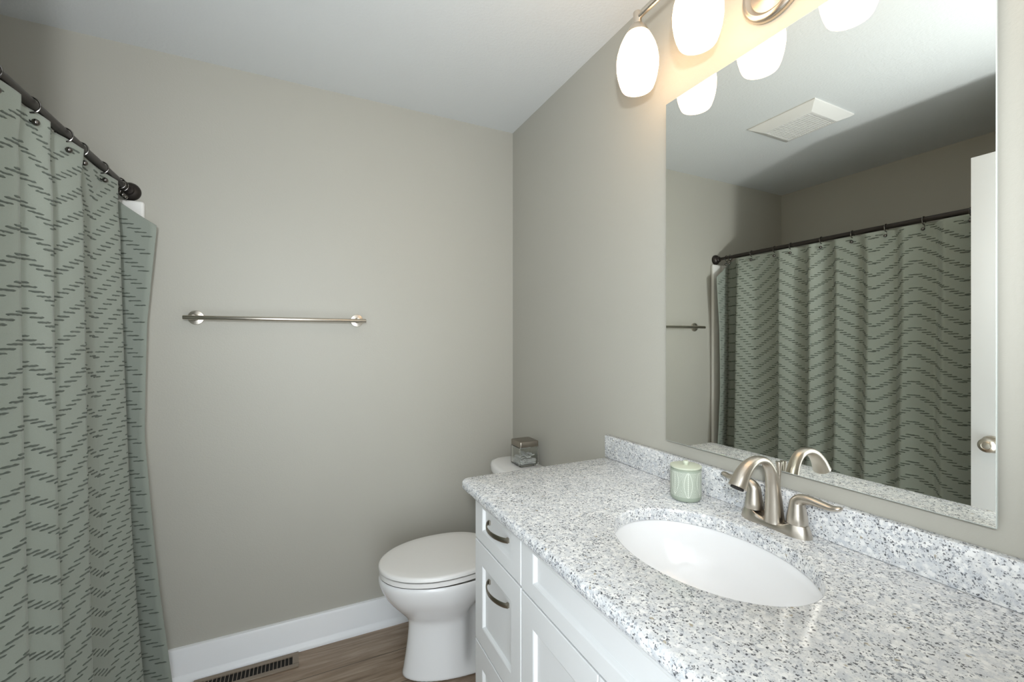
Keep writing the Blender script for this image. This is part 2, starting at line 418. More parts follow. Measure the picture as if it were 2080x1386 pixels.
# curtain surface: ridges towards the room, valleys just beyond each ridge
KEYS = [(0.595, -0.003), (0.63, 0.020), (0.66, -0.020), (0.735, 0.022), (0.775, -0.022), (0.905, 0.022), (0.945, -0.022), (1.052, 0.022), (1.092, -0.022),
        (1.198, 0.022), (1.238, -0.022), (1.338, 0.024), (1.376, -0.021), (1.475, 0.027), (1.515, -0.020), (1.645, 0.027), (1.672, -0.006), (1.695, -0.020), (1.82, -0.012), (1.918, 0.030), (1.935, 0.012), (1.968, -0.055),
        (1.985, -0.038), (2.011, 0.1085)]
def keyf(y):
    ks = KEYS
    if y <= ks[0][0]: return ks[0][1]
    for (a, va), (b, vb) in zip(ks, ks[1:]):
        if y <= b:
            t = (y - a) / (b - a)
            # rise slowly to a fairly sharp ridge, round valleys
            s = t * t * (3 - 2 * t); t2 = 0.45 * t + 0.55 * s
            return va + (vb - va) * t2
    return ks[-1][1]
ZT, ZB = 1.873, 0.052
def ztop(y):
    return ZT - 0.122 * (max(0.0, (keyf(y) + 0.055) / 0.1635) if y > 1.968 else 0) - 0.0030 * math.sin(PI * lerpk(y, [(a, i) for i, a in enumerate(sorted(RINGS))])) ** 2
def cx(y, z):
    k = max(0.0, min(1.0, (ZT - z) / ZT))
    pin = smooth01(0.0, 0.10, k + 0.0)
    p = keyf(y)
    amp = 0.55 + 0.45 * pin
    if y > 1.968: amp = amp + (1 - amp) * smooth01(1.968, 1.985, y)
    f = k ** 1.6 * (0.030 + 0.040 * smooth01(1.62, 1.93, y))
    if y > 1.975: f -= smooth01(1.975, 2.011, y) * lerpk(k, [(0, 0), (.068, 0), (.25, .035), (.475, .058), (.786, .05), (.973, .037)])
    wob = 0.0045 * math.sin(7.3 * y + 2.2 * z) * k + 0.003 * math.sin(23 * y - 3.1 * z) * k
    sag = 0.004 * math.sin(9 * z + 13 * y) * (1 - pin)
    return RX - 0.010 + 0.013 * (1 - smooth01(0.0, 0.07, k)) * (1 - smooth01(1.95, 1.985, y)) + p * amp * (1 + 0.12 * k) + f + wob + sag
def yshift(y, z):
    k = max(0.0, min(1.0, (ZT - z) / ZT))
    return y + lerpk(y, [(1.968, 0), (1.985, 0.052), (2.011, 0.0)]) + 0.012 * math.sin(3.0 * z + 5 * y) * k * smooth01(2.02, 1.9, y) * smooth01(0.58, 0.7, y)
def cpos(y, t):
    zt = ztop(y); z = zt + (ZB - zt) * t
    return Vector((cx(y, z), yshift(y, z), z))
ys = []
for (a, _), (b, _) in zip(KEYS, KEYS[1:]):
    k = max(5, int((b - a) / 0.008)); ys += [a + (b - a) * i / k for i in range(k)]
ys.append(KEYS[-1][0])
NT = 110
cur = thing('shower_curtain', 'sage green shower curtain with raised dark chevron dashes hanging in front of the tub', 'shower curtain', (RX, 1.3, 0))
bm = NB(); rows = [[bm.verts.new(cpos(y, (i / NT) ** 1.15 if i else 0)) for y in ys] for i in range(NT + 1)]
for i in range(NT):
    for j in range(len(ys) - 1): bm.faces.new((rows[i][j], rows[i][j + 1], rows[i + 1][j + 1], rows[i + 1][j]))
bmesh.ops.recalc_face_normals(bm, faces=bm.faces)
cl = mobj('curtain_cloth', bm, M['cloth'], cur, smooth=75)
so = cl.modifiers.new('thickness', 'SOLIDIFY'); so.thickness = 0.0012; so.offset = 0
# chevron dashes embroidered on the cloth
PH = [(0.595, 0.3), (0.685, 1.0), (0.84, 0.0), (1.012, 1.0), (1.174, 0.0), (1.338, 1.0), (1.505, 0.0), (1.664, 1.0), (1.82, 0.0), (1.93, 1.0), (1.983, 0.85), (2.011, -0.25)]
def tri(y): return lerpk(y, PH)
verts, faces = [], []
ROW, AMPZ, STEP = 0.0626, 0.122, 0.0160
# arc length along the cloth so dashes keep their size in the folds
arc = [0.0]; ysf = [0.597 + (2.010 - 0.597) * i / 1400 for i in range(1401)]
for a, b in zip(ysf, ysf[1:]): arc.append(arc[-1] + math.hypot(yshift(b, 1.0) - yshift(a, 1.0), cx(b, 1.0) - cx(a, 1.0)))
def y_of(s):
    lo, hi = 0, 1400
    if s <= 0: return ysf[0]
    if s >= arc[-1]: return ysf[-1]
    while hi - lo > 1:
        m_ = (lo + hi) // 2
        if arc[m_] <= s: lo = m_
        else: hi = m_
    return ysf[lo] + (ysf[hi] - ysf[lo]) * (s - arc[lo]) / max(1e-9, arc[hi] - arc[lo])
ncell = int(arc[-1] / STEP)
for c in range(ncell + 1):
    sc = c * STEP; yc = y_of(sc)
    for k in range(-2, 32):
        z0 = 0.02 + k * ROW + AMPZ * tri(yc) + random.uniform(-0.0012, 0.0012)
        if z0 < ZB + 0.012: continue
        L = 0.033 * random.uniform(0.9, 1.1); ns = 9; ring0 = None; base = len(verts)
        pts = []
        for i in range(ns):
            y = y_of(sc + L * (i / (ns - 1) - 0.5)); zt = ztop(y)
            if z0 > zt - 0.012: pts = []; break
            pts.append((y, z0 + random.uniform(-0.0007, 0.0007)))
        if len(pts) < ns or sc - L / 2 < 0 or sc + L / 2 > arc[-1]: continue
        for i, (y, z) in enumerate(pts):
            zt = ztop(y); p = Vector((cx(y, z), yshift(y, z), z))
            e = 0.001; dy = Vector((cx(y + e, z) - cx(y - e, z), yshift(y + e, z) - yshift(y - e, z), 0)).normalized(); n = dy.cross(Vector((0, 0, 1))).normalized()
            r = (0.0023 if 0 < i < ns - 1 else 0.0009) * random.uniform(0.75, 1.25)
            for j in range(5):
                a = PI * (j / 4.0)          # half round, flat side on the cloth
                verts.append(p + n * (0.0004 + r * 1.05 * math.sin(a)) + Vector((0, 0, 1)) * (r * math.cos(a)))
        for i in range(ns - 1):
            for j in range(4):
                a = base + i * 5 + j; faces.append((a, a + 1, a + 6, a + 5))
        faces.append(tuple(base + j for j in range(4, -1, -1))); faces.append(tuple(base + (ns - 1) * 5 + j for j in range(5)))
me = bpy.data.meshes.new('chevron_dashes'); me.from_pydata([v - WLOC[cur] for v in verts], [], faces); me.materials.append(M['tuft'])
for pl in me.polygons: pl.use_smooth = True
td = bpy.data.objects.new('chevron_dashes', me); COL.objects.link(td); td.parent = cur; td['kind'] = 'stuff'; td['label'] = 'raised dark green chenille dashes in zigzag rows'
# clear liner on the tub side
ln_ = thing('shower_liner', 'clear vinyl liner peeking just above the top hem of the green curtain', 'shower liner', (RX - 0.02, 1.3, 0))
bm = NB(); ysl = [y for y in ys if y < 1.95][::2]; rows = []
for i in range(41):
    rows.append([])
    for y in ysl:
        z = ZT + 0.003 + (0.50 - ZT) * (i / 40)
        rows[-1].append(bm.verts.new((min(cx(y, max(z, 1.0)) - 0.010, RX - 0.0155) - 0.03 * smooth01(1.8, 1.0, z), y, z)))
for i in range(40):
    for j in range(len(ysl) - 1): bm.faces.new((rows[i][j], rows[i][j + 1], rows[i + 1][j + 1], rows[i + 1][j]))
lo_ = mobj('liner_sheet', fixn(bm), M['liner'], ln_, smooth=75)
so = lo_.modifiers.new('thickness', 'SOLIDIFY'); so.thickness = 0.0006; so.offset = 0

# ------------------------------------------------------------------ towel bar
tb = thing('towel_bar', 'brushed nickel towel bar mounted empty on the far wall', 'towel bar', (-0.06, B, 1.42))
bm = NB(); tube(bm, [(-0.394, B - 0.062, 1.418), (-0.3925, B - 0.062, 1.418), (0.2705, B - 0.062, 1.418), (0.272, B - 0.062, 1.418)], [0.0072, 0.0082, 0.0082, 0.0072], 24); mobj('bar', bm, M['nickel'], tb)
for x in (-0.362, 0.240):
    bm = NB(); lathe(bm, [(0.0, -0.001), (0.0275, -0.001), (0.028, -0.004), (0.0268, -0.0085), (0.012, -0.0115), (0.0095, -0.016), (0.0085, -0.05), (0.0085, -0.0575)], (x, B, 1.4205), 32, 'Y')
    mobj('wall_post', bm, M['nickel'], tb)

# ------------------------------------------------------------------ floor register
rg = thing('floor_register', 'brown slotted heating register in the wood floor along the far baseboard', 'floor vent', (-0.19, 2.03, 0))
bm = NB(); gx0, gx1, gy0, gy1 = -0.365, 0.002, 1.983, 2.0755; sx0, sx1, sy0, sy1 = -0.342, -0.021, 2.004, 2.055
zt = 0.006
box(bm, gx0, gx1, gy0, sy0, 0.0005, zt, 0.0015, 1); box(bm, gx0, gx1, sy1, gy1, 0.0005, zt, 0.0015, 1)
box(bm, gx0, sx0, sy0, sy1, 0.0005, zt); box(bm, sx1, gx1, sy0, sy1, 0.0005, zt); mobj('faceplate', bm, M['register'], rg)
ns = 23
for i in range(1, ns):
    x = sx0 + (sx1 - sx0) * i / ns
    bm = NB(); box(bm, x - 0.0012, x + 0.0012, sy0, sy1, 0.001, zt - 0.0004); mobj('slat', bm, M['register'], rg)
bm = NB(); box(bm, sx0, sx1, sy0, sy1, 0.0003, 0.0008); setp(mobj('duct_shade_sheet', bm, M['dark'], rg), 'black sheet painted for the shaded duct opening')  # black sheet under the slats paints in the shade of the duct

# ------------------------------------------------------------------ toilet
TY = 1.745
toi = thing('toilet', 'white two-piece toilet standing in the far corner beside the vanity', 'toilet', (0.65, TY, 0))
def egg(xf, xb, hw, z, n=56, k=2.3, back=0.0):
    c = xf + (xb - xf) * 0.52; out = []
    for i in range(n):
        a = 2 * PI * i / n; ca, sa = math.cos(a), math.sin(a)
        e = k if ca > 0 else 2.0
        x = (abs(ca) ** (2 / e)) * (1 if ca > 0 else -1); y = (abs(sa) ** (2 / e)) * (1 if sa > 0 else -1)
        X = c + (x * (xb - c) if ca > 0 else x * (c - xf)); out.append((X, TY + y * hw, z))
    return out
secs = [(0.0, .370, .945, .120, 3.0), (0.012, .369, .945, .121, 3.0), (0.025, .374, .945, .117, 3.0), (.06, .379, .94, .112, 3.0), (.11, .387, .93, .106, 3.0), (.16, .393, .92, .101, 2.9), (.20, .396, .91, .099, 2.8), (.228, .393, .90, .101, 2.7),
        (.247, .374, .89, .113, 2.6), (.265, .360, .88, .126, 2.5), (.29, .336, .87, .145, 2.45), (.32, .312, .86, .162, 2.4), (.35, .294, .85, .175, 2.4), (.38, .282, .84, .183, 2.4), (.398, .278, .83, .186, 2.4), (.408, .280, .825, .184, 2.4), (.413, .285, .82, .180, 2.4), (.411, .2885, .815, .1765, 2.4), (.395, .293, .81, .172, 2.4), (.33, .34, .77, .135, 2.4), (.29, .42, .70, .08, 2.3)]
loops = []
for z, xf, xb, hw, k in secs:
    lp = egg(xf, xb, hw, z, 72, k); q = []
    for (x, y, zz) in lp:
        d = y - TY
        rec = smooth01(.595, .64, x) * smooth01(.02, .06, z) * smooth01(.33, .24, z - 0.30 * (x - .6))
        q.append((x, TY + d * (1 - 0.45 * rec), zz))
    loops.append(q)
bm = NB(); loft(bm, loops); bowl = mobj('bowl_and_base', fixn(bm), M['porcelain'], toi, smooth=60)
sd = bowl.modifiers.new('smooth', 'SUBSURF'); sd.levels = 1; sd.render_levels = 1
def ringlid(xf, xb, hw, z0, z1, ins, name, mat, dome=0.0, lab=None):
    bm = NB(); cxm = (xf + xb) / 2
    lp = [egg(xf + ins, xb - ins, hw - ins, z0, 72, 2.5), egg(xf, xb, hw, z0 + .0012, 72, 2.5), egg(xf, xb, hw, z1 - (.0022 if dome == 0 else .006), 72, 2.5), egg(xf + .003, xb - .003, hw - .003, z1 - (.0006 if dome == 0 else .002), 72, 2.5), egg(xf + .010, xb - .010, hw - .010, z1, 72, 2.5),
          egg(xf + .04, xb - .04, hw - .04, z1 + dome * .6, 72, 2.5), egg(xf + .10, xb - .08, hw - .10, z1 + dome, 72, 2.5)]
    if dome == 0:      # the unseen top of the seat is dished to darken the gap under the lid
        lp = lp[:4] + [egg(xf + .0045, xb - .0045, hw - .0045, z1 - .001, 72, 2.5), egg(xf + .0065, xb - .0065, hw - .0065, z1 - .010, 72, 2.5), egg(xf + .05, xb - .05, hw - .05, z1 - .010, 72, 2.5)]
    loft(bm, lp); return mobj(name, fixn(bm), mat, toi, smooth=50)
ringlid(.2820, .76, .1815, .4175, .4360, .016, 'seat', M['plastic'])
ringlid(.2800, .76, .1840, .4398, .457, .016, 'seat_lid', M['plastic'], 0.003)
for dy in (-.075, .075):
    bm = NB(); box(bm, .755, .795, TY + dy - .022, TY + dy + .022, .413, .448, .006, 2); mobj('seat_hinge', bm, M['plastic'], toi)
def tank_loop(x0, x1, hw, z, n=72, bow=0.02):
    out = []
    for i in range(n):
        a = 2 * PI * i / n; ca, sa = math.cos(a), math.sin(a); e = 5.0 if ca > 0 else 3.6
        x = (abs(ca) ** (2 / e)) * (1 if ca > 0 else -1); y = (abs(sa) ** (2 / e)) * (1 if sa > 0 else -1)
        X = (x0 + x1) / 2 + x * (x1 - x0) / 2
        if x < 0: X -= bow * (1 - y * y) * (-x)
        out.append((X, TY + y * hw, z))
    return out
bm = NB(); loft(bm, [tank_loop(.865, 1.012, .195, .392), tank_loop(.855, 1.016, .205, .41), tank_loop(.845, 1.018, .222, .60), tank_loop(.842, 1.018, .228, .705)]); mobj('tank', fixn(bm), M['porcelain'], toi, smooth=50)
bm = NB(); box(bm, .80, .99, TY - .11, TY + .11, .36, .412, .012, 2); mobj('tank_deck', bm, M['porcelain'], toi)
bm = NB(); loft(bm, [tank_loop(.842, 1.018, .232, .7055), tank_loop(.828, 1.021, .246, .710), tank_loop(.825, 1.022, .250, .720), tank_loop(.826, 1.022, .250, .738), tank_loop(.831, 1.020, .246, .747), tank_loop(.845, 1.014, .234, .750)])
mobj('tank_lid', fixn(bm), M['porcelain'], toi, smooth=50)
lev = NB(); lathe(lev, [(0, 0), (.014, 0), (.014, -.008), (.008, -.014), (.0, -.014)], (.835, 1.925, .668), 20, 'X')
tube(lev, catmull([(.824, 1.925, .668), (.818, 1.935, .668), (.812, 1.90, .664), (.812, 1.865, .658)][0:1] + [(.818, 1.925, .668), (.812, 1.90, .665), (.812, 1.86, .658)], 5), 0.006, 10)
setp(mobj('flush_lever', lev, M['nickel'], toi), 'brushed metal flush lever')

# glass jar of cotton swabs on the tank lid
JX0, JX1, JY0, JY1, JZ = .906, 1.006, 1.772, 1.872, .7505
jar = thing('glass_jar', 'square clear glass jar with brushed metal lid on the toilet tank', 'jar', ((JX0 + JX1) / 2, (JY0 + JY1) / 2, JZ))
bm = NB(); s_ = 5
loops = [rrect(JX0 + .003, JX1 - .003, JY0 + .003, JY1 - .003, .006, JZ, s_), rrect(JX0, JX1, JY0, JY1, .008, JZ + .003, s_), rrect(JX0, JX1, JY0, JY1, .008, JZ + .086, s_), rrect(JX0 + .003, JX1 - .003, JY0 + .003, JY1 - .003, .006, JZ + .089, s_),
         rrect(JX0 + .0045, JX1 - .0045, JY0 + .0045, JY1 - .0045, .005, JZ + .089, s_), rrect(JX0 + .0045, JX1 - .0045, JY0 + .0045, JY1 - .0045, .005, JZ + .008, s_)]
loft(bm, loops); mobj('glass_body', fixn(bm), M['glass'], jar, smooth=30)
bm = NB(); loops = [rrect(JX0 + .001, JX1 - .001, JY0 + .001, JY1 - .001, .008, JZ + .0895, s_), rrect(JX0 + .001, JX1 - .001, JY0 + .001, JY1 - .001, .008, JZ + .111, s_), rrect(JX0 + .0025, JX1 - .0025, JY0 + .0025, JY1 - .0025, .007, JZ + .114, s_), rrect(JX0 + .005, JX1 - .005, JY0 + .005, JY1 - .005, .006, JZ + .115, s_)]
loft(bm, loops); setp(mobj('lid', fixn(bm), M['steel'], jar, smooth=30), 'brushed steel square lid')
def swab():
    bm = NB(); L = .0375
    tube(bm, [(-L, 0, 0), (-L + .002, 0, 0), (-L + .008, 0, 0), (-L + .013, 0, 0), (-L + .016, 0, 0), (L - .016, 0, 0), (L - .013, 0, 0), (L - .008, 0, 0), (L - .002, 0, 0), (L, 0, 0)], [.0012, .0024, .0027, .0022, .0011, .0011, .0022, .0027, .0024, .0012], 8)
    return bm
sw0 = None; rnd = random.Random(3)
for layer in range(6):
    for i in range(14 if layer < 4 else 8):
        z = JZ + .0115 + layer * .0056
        a = rnd.uniform(-.05, .05) + (0 if layer % 2 == 0 else PI / 2)
        off = -.0364 + i * .0056 if layer < 4 else rnd.uniform(-.02, .036)
        tilt = 0 if layer < 4 else rnd.uniform(0.05, 0.22)
        cxj, cyj = (JX0 + JX1) / 2, (JY0 + JY1) / 2; sl = rnd.uniform(-.004, .004)
        loc = (cxj + sl, cyj + off, z) if layer % 2 == 0 else (cxj + off, cyj + sl, z)
        if layer >= 4: loc = (loc[0] + .003, loc[1], z + .006)
        if sw0 is None:
            o = mobj('cotton_swab', swab(), M['cotton'], None, (0, 0, 0)); sw0 = o
        else:
            o = sw0.copy(); COL.objects.link(o)
        o.location = loc; o.rotation_euler = (0, -tilt, a)
        setp(o, 'white cotton swab lying in the pile inside the glass jar', 'cotton swab', 'cotton swabs in the glass jar')

# ------------------------------------------------------------------ vanity cabinet
VX, VY0, VY1 = .49, .042, 1.261
van = thing('vanity_cabinet', 'white shaker vanity cabinet with recessed panels under the granite counter', 'cabinet', (.76, .65, 0))
bm = NB(); cx0_, cx1_ = VX + .021, A - .004
box(bm, cx0_, cx1_, VY1 - .018, VY1, .10, .8715); box(bm, cx0_, cx1_, VY0, VY0 + .018, .10, .8715); box(bm, cx1_ - .012, cx1_, VY0 + .018, VY1 - .018, .10, .8715)
box(bm, cx0_, cx1_ - .012, VY0 + .018, VY1 - .018, .10, .118); box(bm, cx0_, cx0_ + .018, VY0 + .018, VY1 - .018, .118, .8715); mobj('carcass', bm, M['cab'], van, smooth=0)
bm = NB(); box(bm, VX + .075, A - .004, VY0 + .002, VY1 - .002, 0.0, .0995); mobj('toe_kick', bm, M['cab'], van)
def shaker(y0, y1, z0, z1, fr_y, fr_t, fr_b, name, parent):
    """framed front on the plane x = VX with a recessed panel"""
    bm = NB(); g = .0
    def lp(a, b, c, d, x): return [(x, a, c), (x, b, c), (x, b, d), (x, a, d)]
    e = .0018
    loops = [lp(y0, y1, z0, z1, VX + .020), lp(y0, y1, z0, z1, VX + e), lp(y0 + e, y1 - e, z0 + e, z1 - e, VX),
             lp(y0 + fr_y, y1 - fr_y, z0 + fr_b, z1 - fr_t, VX), lp(y0 + fr_y + .0035, y1 - fr_y - .0035, z0 + fr_b + .0035, z1 - fr_t - .0035, VX + .0015),
             lp(y0 + fr_y + .008, y1 - fr_y - .008, z0 + fr_b + .008, z1 - fr_t - .008, VX + .0085)]
    loft(bm, loops); return mobj(name, fixn(bm), M['cab'], parent, smooth=20)
def pull(yc, z, parent, L=.132, vertical=False):
    pts, fl_ = [], []
    for i in range(15):
        t = i / 14; d = .0045 + .024 * (1 - (2 * t - 1) ** 2) ** .8
        q = -L / 2 + L * t
        pts.append((VX + .0085 - d, yc + (0 if vertical else q), z + (q if vertical else 0))); fl_.append((.0070, .0022))
    bm = NB(); tube(bm, pts, 1, 12, up=(0, 1, 0) if vertical else (0, 0, 1), flat=fl_)
    for s in (-1, 1):
        q = s * (L / 2 - .004)
        if vertical: box(bm, VX + .003, VX + .0083, yc - .006, yc + .006, z + q - .004, z + q + .004)
        else: box(bm, VX + .003, VX + .0083, yc + q - .004, yc + q + .004, z - .006, z + .006)
    return setp(mobj('handle', bm, M['handle'], parent), 'bowed pewter pull')
for (y0, y1) in ((.955, VY1 - .001), (VY0 + .001, .338)):
    yc = (y0 + y1) / 2 - .005
    for (z0, z1, ft, fb, hz) in ((.727, .866, .032, .036, .803), (.420, .722, .060, .055, .632), (.112, .415, .060, .055, .325)):
        d = shaker(y0, y1, z0, z1, .054, ft, fb, 'drawer_front', van)
        pull(yc, hz, d)
shaker(.342, .951, .724, .866, .057, .031, .038, 'false_front', van)
for (y0, y1, hy) in ((.648, .951, .675), (.342, .645, .618)):
    d = shaker(y0, y1, .112, .719, .057, .061, .061, 'cabinet_door', van); pull(hy, .56, d, vertical=True)

# ------------------------------------------------------------------ countertop with oval cut-out, backsplash
ctop = thing('countertop', 'white speckled granite vanity countertop with an oval sink cut-out', 'countertop', (.74, .65, CT))
SCX, SCY, SA, SB = .760, .643, .158, .215
CX0, CX1, CY0, CY1 = .452, A - .001, .004, 1.297
def crect(i, z): return rrect(CX0 + i, CX1, CY0 + i, CY1 - i, .02, z, 10, (.002, .028 - i * .8, .02 - i * .8, .002))
base = crect(0, 0)
def densify(lp, d=.03):
    out = []
    for p, q in zip(lp, lp[1:] + lp[:1]):
        L = math.dist(p, q); k = max(1, int(L / d))
        for i in range(k): out.append(tuple(p[j] + (q[j] - p[j]) * i / k for j in range(3)))
    return out
ang = [math.atan2((p[1] - SCY) / SB, (p[0] - SCX) / SA) for p in densify(base)]
def outer(i, z):
    # same sampling for every inset
    return [(p[0], p[1], z) for p in densify_fixed(i)]
_cnt = []
for p, q in zip(base, base[1:] + base[:1]): _cnt.append(max(1, int(math.dist(p, q) / .03)))
def densify_fixed(i):
    lp = crect(i, 0); out = []
    for (p, q, k) in zip(lp, lp[1:] + lp[:1], _cnt):
        for j in range(k): out.append(tuple(p[m] + (q[m] - p[m]) * j / k for m in range(3)))
    return out
def inner(o, z): return [(SCX + (SA + o) * math.cos(a), SCY + (SB + o) * math.sin(a), z) for a in ang]
bm = NB()
loft(bm, [inner(0, CT - .030), inner(0, CT - .006), inner(.0015, CT - .002), inner(.005, CT), outer(.010, CT), outer(.005, CT - .0015), outer(.0015, CT - .005), outer(0, CT - .010), outer(0, CT - .022), outer(.003, CT - .028), outer(.006, CT - .030)], closed=True)
mobj('slab', fixn(bm), M['granite'], ctop, smooth=50)
bm = NB(); box(bm, 1.012, A - .0005, .004, 1.297, CT + .0003, CT + .081, .003, 2); mobj('backsplash', bm, M['granite'], ctop)

sink = thing('sink', 'white oval undermount sink set below the granite countertop', 'sink', (SCX, SCY, CT - .031))
bm = NB(); zs = CT - .0305
def ell(o, z, s=1.0): return [(SCX + (SA + o) * s * math.cos(2 * PI * k / 64), SCY + (SB + o) * s * math.sin(2 * PI * k / 64), z) for k in range(64)]
loops = [ell(.025, zs - .006), ell(.025, zs), ell(.006, zs), ell(.003, zs - .004)]
for k in range(1, 10):
    t = k / 9; loops.append(ell(.003, zs - .004 - .135 * math.sin(t * PI / 2) ** 1.1, max(.10, math.cos(t * PI / 2) ** .55)))
inner_bottom = loops[-1][0][2]
under = [ell(.0, inner_bottom - .012, .2)] + [ell(.012, zs - .010 - .137 * math.sin(t / 8 * PI / 2) ** 1.1, max(.2, math.cos(t / 8 * PI / 2) ** .55)) for t in range(7, -1, -1)]
loft(bm, loops + under, closed=True)
bmesh.ops.holes_fill(bm, edges=bm.edges); mobj('basin', fixn(bm), M['sink'], sink, smooth=60)
bm = NB(); lathe(bm, [(0, -.004), (.021, -.004), (.0215, .001), (.019, .0025), (.0165, .001), (0, .0015)], (SCX, SCY, inner_bottom + .001), 32); setp(mobj('drain', bm, M['nickel'], sink), 'round metal drain')

# ------------------------------------------------------------------ faucet
FX, FY = .984, .639
fa = thing('faucet', 'brushed nickel two-handle arched faucet behind the oval sink', 'faucet', (FX, FY, CT))
bm = NB(); n = 80
def fl_loop(hl, hw, zf):
    out = []
    for i in range(n):
        a = 2 * PI * i / n; c_, s_ = math.cos(a), math.sin(a)
        yy = hl * (abs(s_) ** .75) * (1 if s_ > 0 else -1); xx = hw * (abs(c_) ** .85) * (1 if c_ > 0 else -1)
        w_ = .72 + .28 * min(1, abs(yy) / .05) ** 1.5
        out.append((FX + xx * w_, FY + yy, zf(yy)))
    return out
def ztopf(yy): return CT + .0125 + .0135 * smooth01(.016, .047, abs(yy)) + .002 * smooth01(.03, 0, abs(yy))
loops = [fl_loop(.0800, .0272, lambda y: CT + .0003), fl_loop(.0802, .0275, lambda y: CT + .003), fl_loop(.077, .0255, lambda y: CT + .003 + (ztopf(y) - CT - .003) * .55), fl_loop(.0735, .0225, lambda y: ztopf(y) - .001), fl_loop(.072, .0208, lambda y: ztopf(y)), fl_loop(.03, .010, lambda y: ztopf(y)), fl_loop(.003, .003, lambda y: ztopf(y))]
loft(bm, loops); mobj('base_plate', fixn(bm), M['nickel'], fa, smooth=35)
sp = catmull([(.982, FY, CT + .012), (.9815, FY, CT + .034), (.980, FY, CT + .068), (.976, FY, CT + .104), (.967, FY, CT + .132), (.948, FY, CT + .1535), (.920, FY, CT + .1600), (.893, FY, CT + .1515), (.871, FY, CT + .132), (.856, FY, CT + .108)], 6)
rk1 = [(0, .0215), (.1, .0195), (.25, .0160), (.4, .0125), (.5, .0102), (.6, .0088), (.7, .0092), (.85, .0132), (1, .0180)]
rk2 = [(0, .0220), (.1, .0200), (.25, .0165), (.4, .0138), (.5, .0128), (.6, .0126), (.7, .0134), (.85, .0165), (1, .0200)]
bm = NB(); tube(bm, sp, 1, 28, up=(1, 0, 0), flat=[(lerpk(i / (len(sp) - 1), rk1), lerpk(i / (len(sp) - 1), rk2)) for i in range(len(sp))]); mobj('spout', bm, M['nickel'], fa, smooth=50)
d_ = (Vector(sp[-1]) - Vector(sp[-3])).normalized(); e_ = Vector(sp[-1])
bm = NB(); tube(bm, [e_ + d_ * .0002, e_ + d_ * .0032], .0135, 24); setp(mobj('aerator', bm, M['dark'], fa), 'dark aerator ring under the spout')
for s, nm in ((-1, 'r'), (1, 'l')):
    y = FY + s * .0508
    bm = NB(); lathe(bm, [(0.0, .0262), (.0204, .0262), (.0208, .0278), (.0196, .040), (.0176, .053), (.0162, .062), (.0150, .071)], (FX, y, CT), 32, cap1=True)
    pts = catmull([(FX, y, CT + .062), (FX, y + s * .0005, CT + .072), (FX, y + s * .009, CT + .0815), (FX, y + s * .028, CT + .0845), (FX, y + s * .050, CT + .0830), (FX, y + s * .070, CT + .0825), (FX, y + s * .088, CT + .0875)], 6)
    N_ = len(pts) - 1
    ks1 = [(0, .0155), (.17, .0148), (.33, .0116), (.5, .0088), (.8, .0062), (.95, .0046), (1, .0015)]; ks2 = [(0, .0155), (.17, .0148), (.33, .0136), (.5, .0120), (.8, .0110), (.93, .0098), (1, .004)]
    bm2 = NB(); tube(bm, pts, 1, 24, up=(0, -s, 0), flat=[(lerpk(i / N_, ks1), lerpk(i / N_, ks2)) for i in range(N_ + 1)]); bm2.free()
    mobj('handle', bm, M['nickel'], fa, smooth=50)
bm = NB(); lathe(bm, [(.0, .010), (.0032, .010), (.0032, .095), (.0038, .110), (.0052, .128), (.0072, .143), (.0068, .1455), (.0, .146)], (1.0040, FY + .003, CT), 20); mobj('lift_rod', bm, M['nickel'], fa)

# ------------------------------------------------------------------ ceramic canister
KX, KY, KR = .941, .857, .0395
can = thing('ceramic_canister', 'small pale green lidded ceramic canister with leaf lines by the backsplash', 'canister', (KX, KY, CT))
prof = [(.030, .0005), (.0345, .0015), (.0365, .004), (.0385, .007), (KR, .012), (KR, .082), (.0395, .0835), (.0385, .0845)]
bm = NB(); nn = 64
rows = [[bm.verts.new((KX + r * math.cos(2 * PI * k / nn), KY + r * math.sin(2 * PI * k / nn), CT + h)) for k in range(nn)] for r, h in prof]
uvl = bm.loops.layers.uv.new('UVMap')
for i in range(len(prof) - 1):
    for k in range(nn):
        f = bm.faces.new((rows[i][k], rows[i][(k + 1) % nn], rows[i + 1][(k + 1) % nn], rows[i + 1][k]))
        for lpp, (uu, hh) in zip(f.loops, ((k, i), (k + 1, i), (k + 1, i + 1), (k, i + 1))):
            lpp[uvl].uv = (uu / nn, max(-.02, min(1.02, (prof[hh][1] - .012) / .070)))
bm.faces.new(list(reversed(rows[0]))); bm.faces.new(rows[-1])
mobj('canister_body', bm, M['leaf'], can, smooth=50)
bm = NB(); lathe(bm, [(0, .0848), (.037, .0848), (.0375, .0862), (.0400, .0872), (.0405, .0888), (.0400, .0908), (.0375, .0917), (.0, .0922)], (KX, KY, CT), 48); lid = mobj('lid', bm, M['sage'], can)
bm = NB(); lathe(bm, [(0, .0921), (.0062, .0921), (.0062, .0945), (.0072, .0965), (.0073, .1010), (.0060, .1030), (.0, .1036)], (KX, KY, CT), 24); mobj('knob', bm, M['sage'], lid)

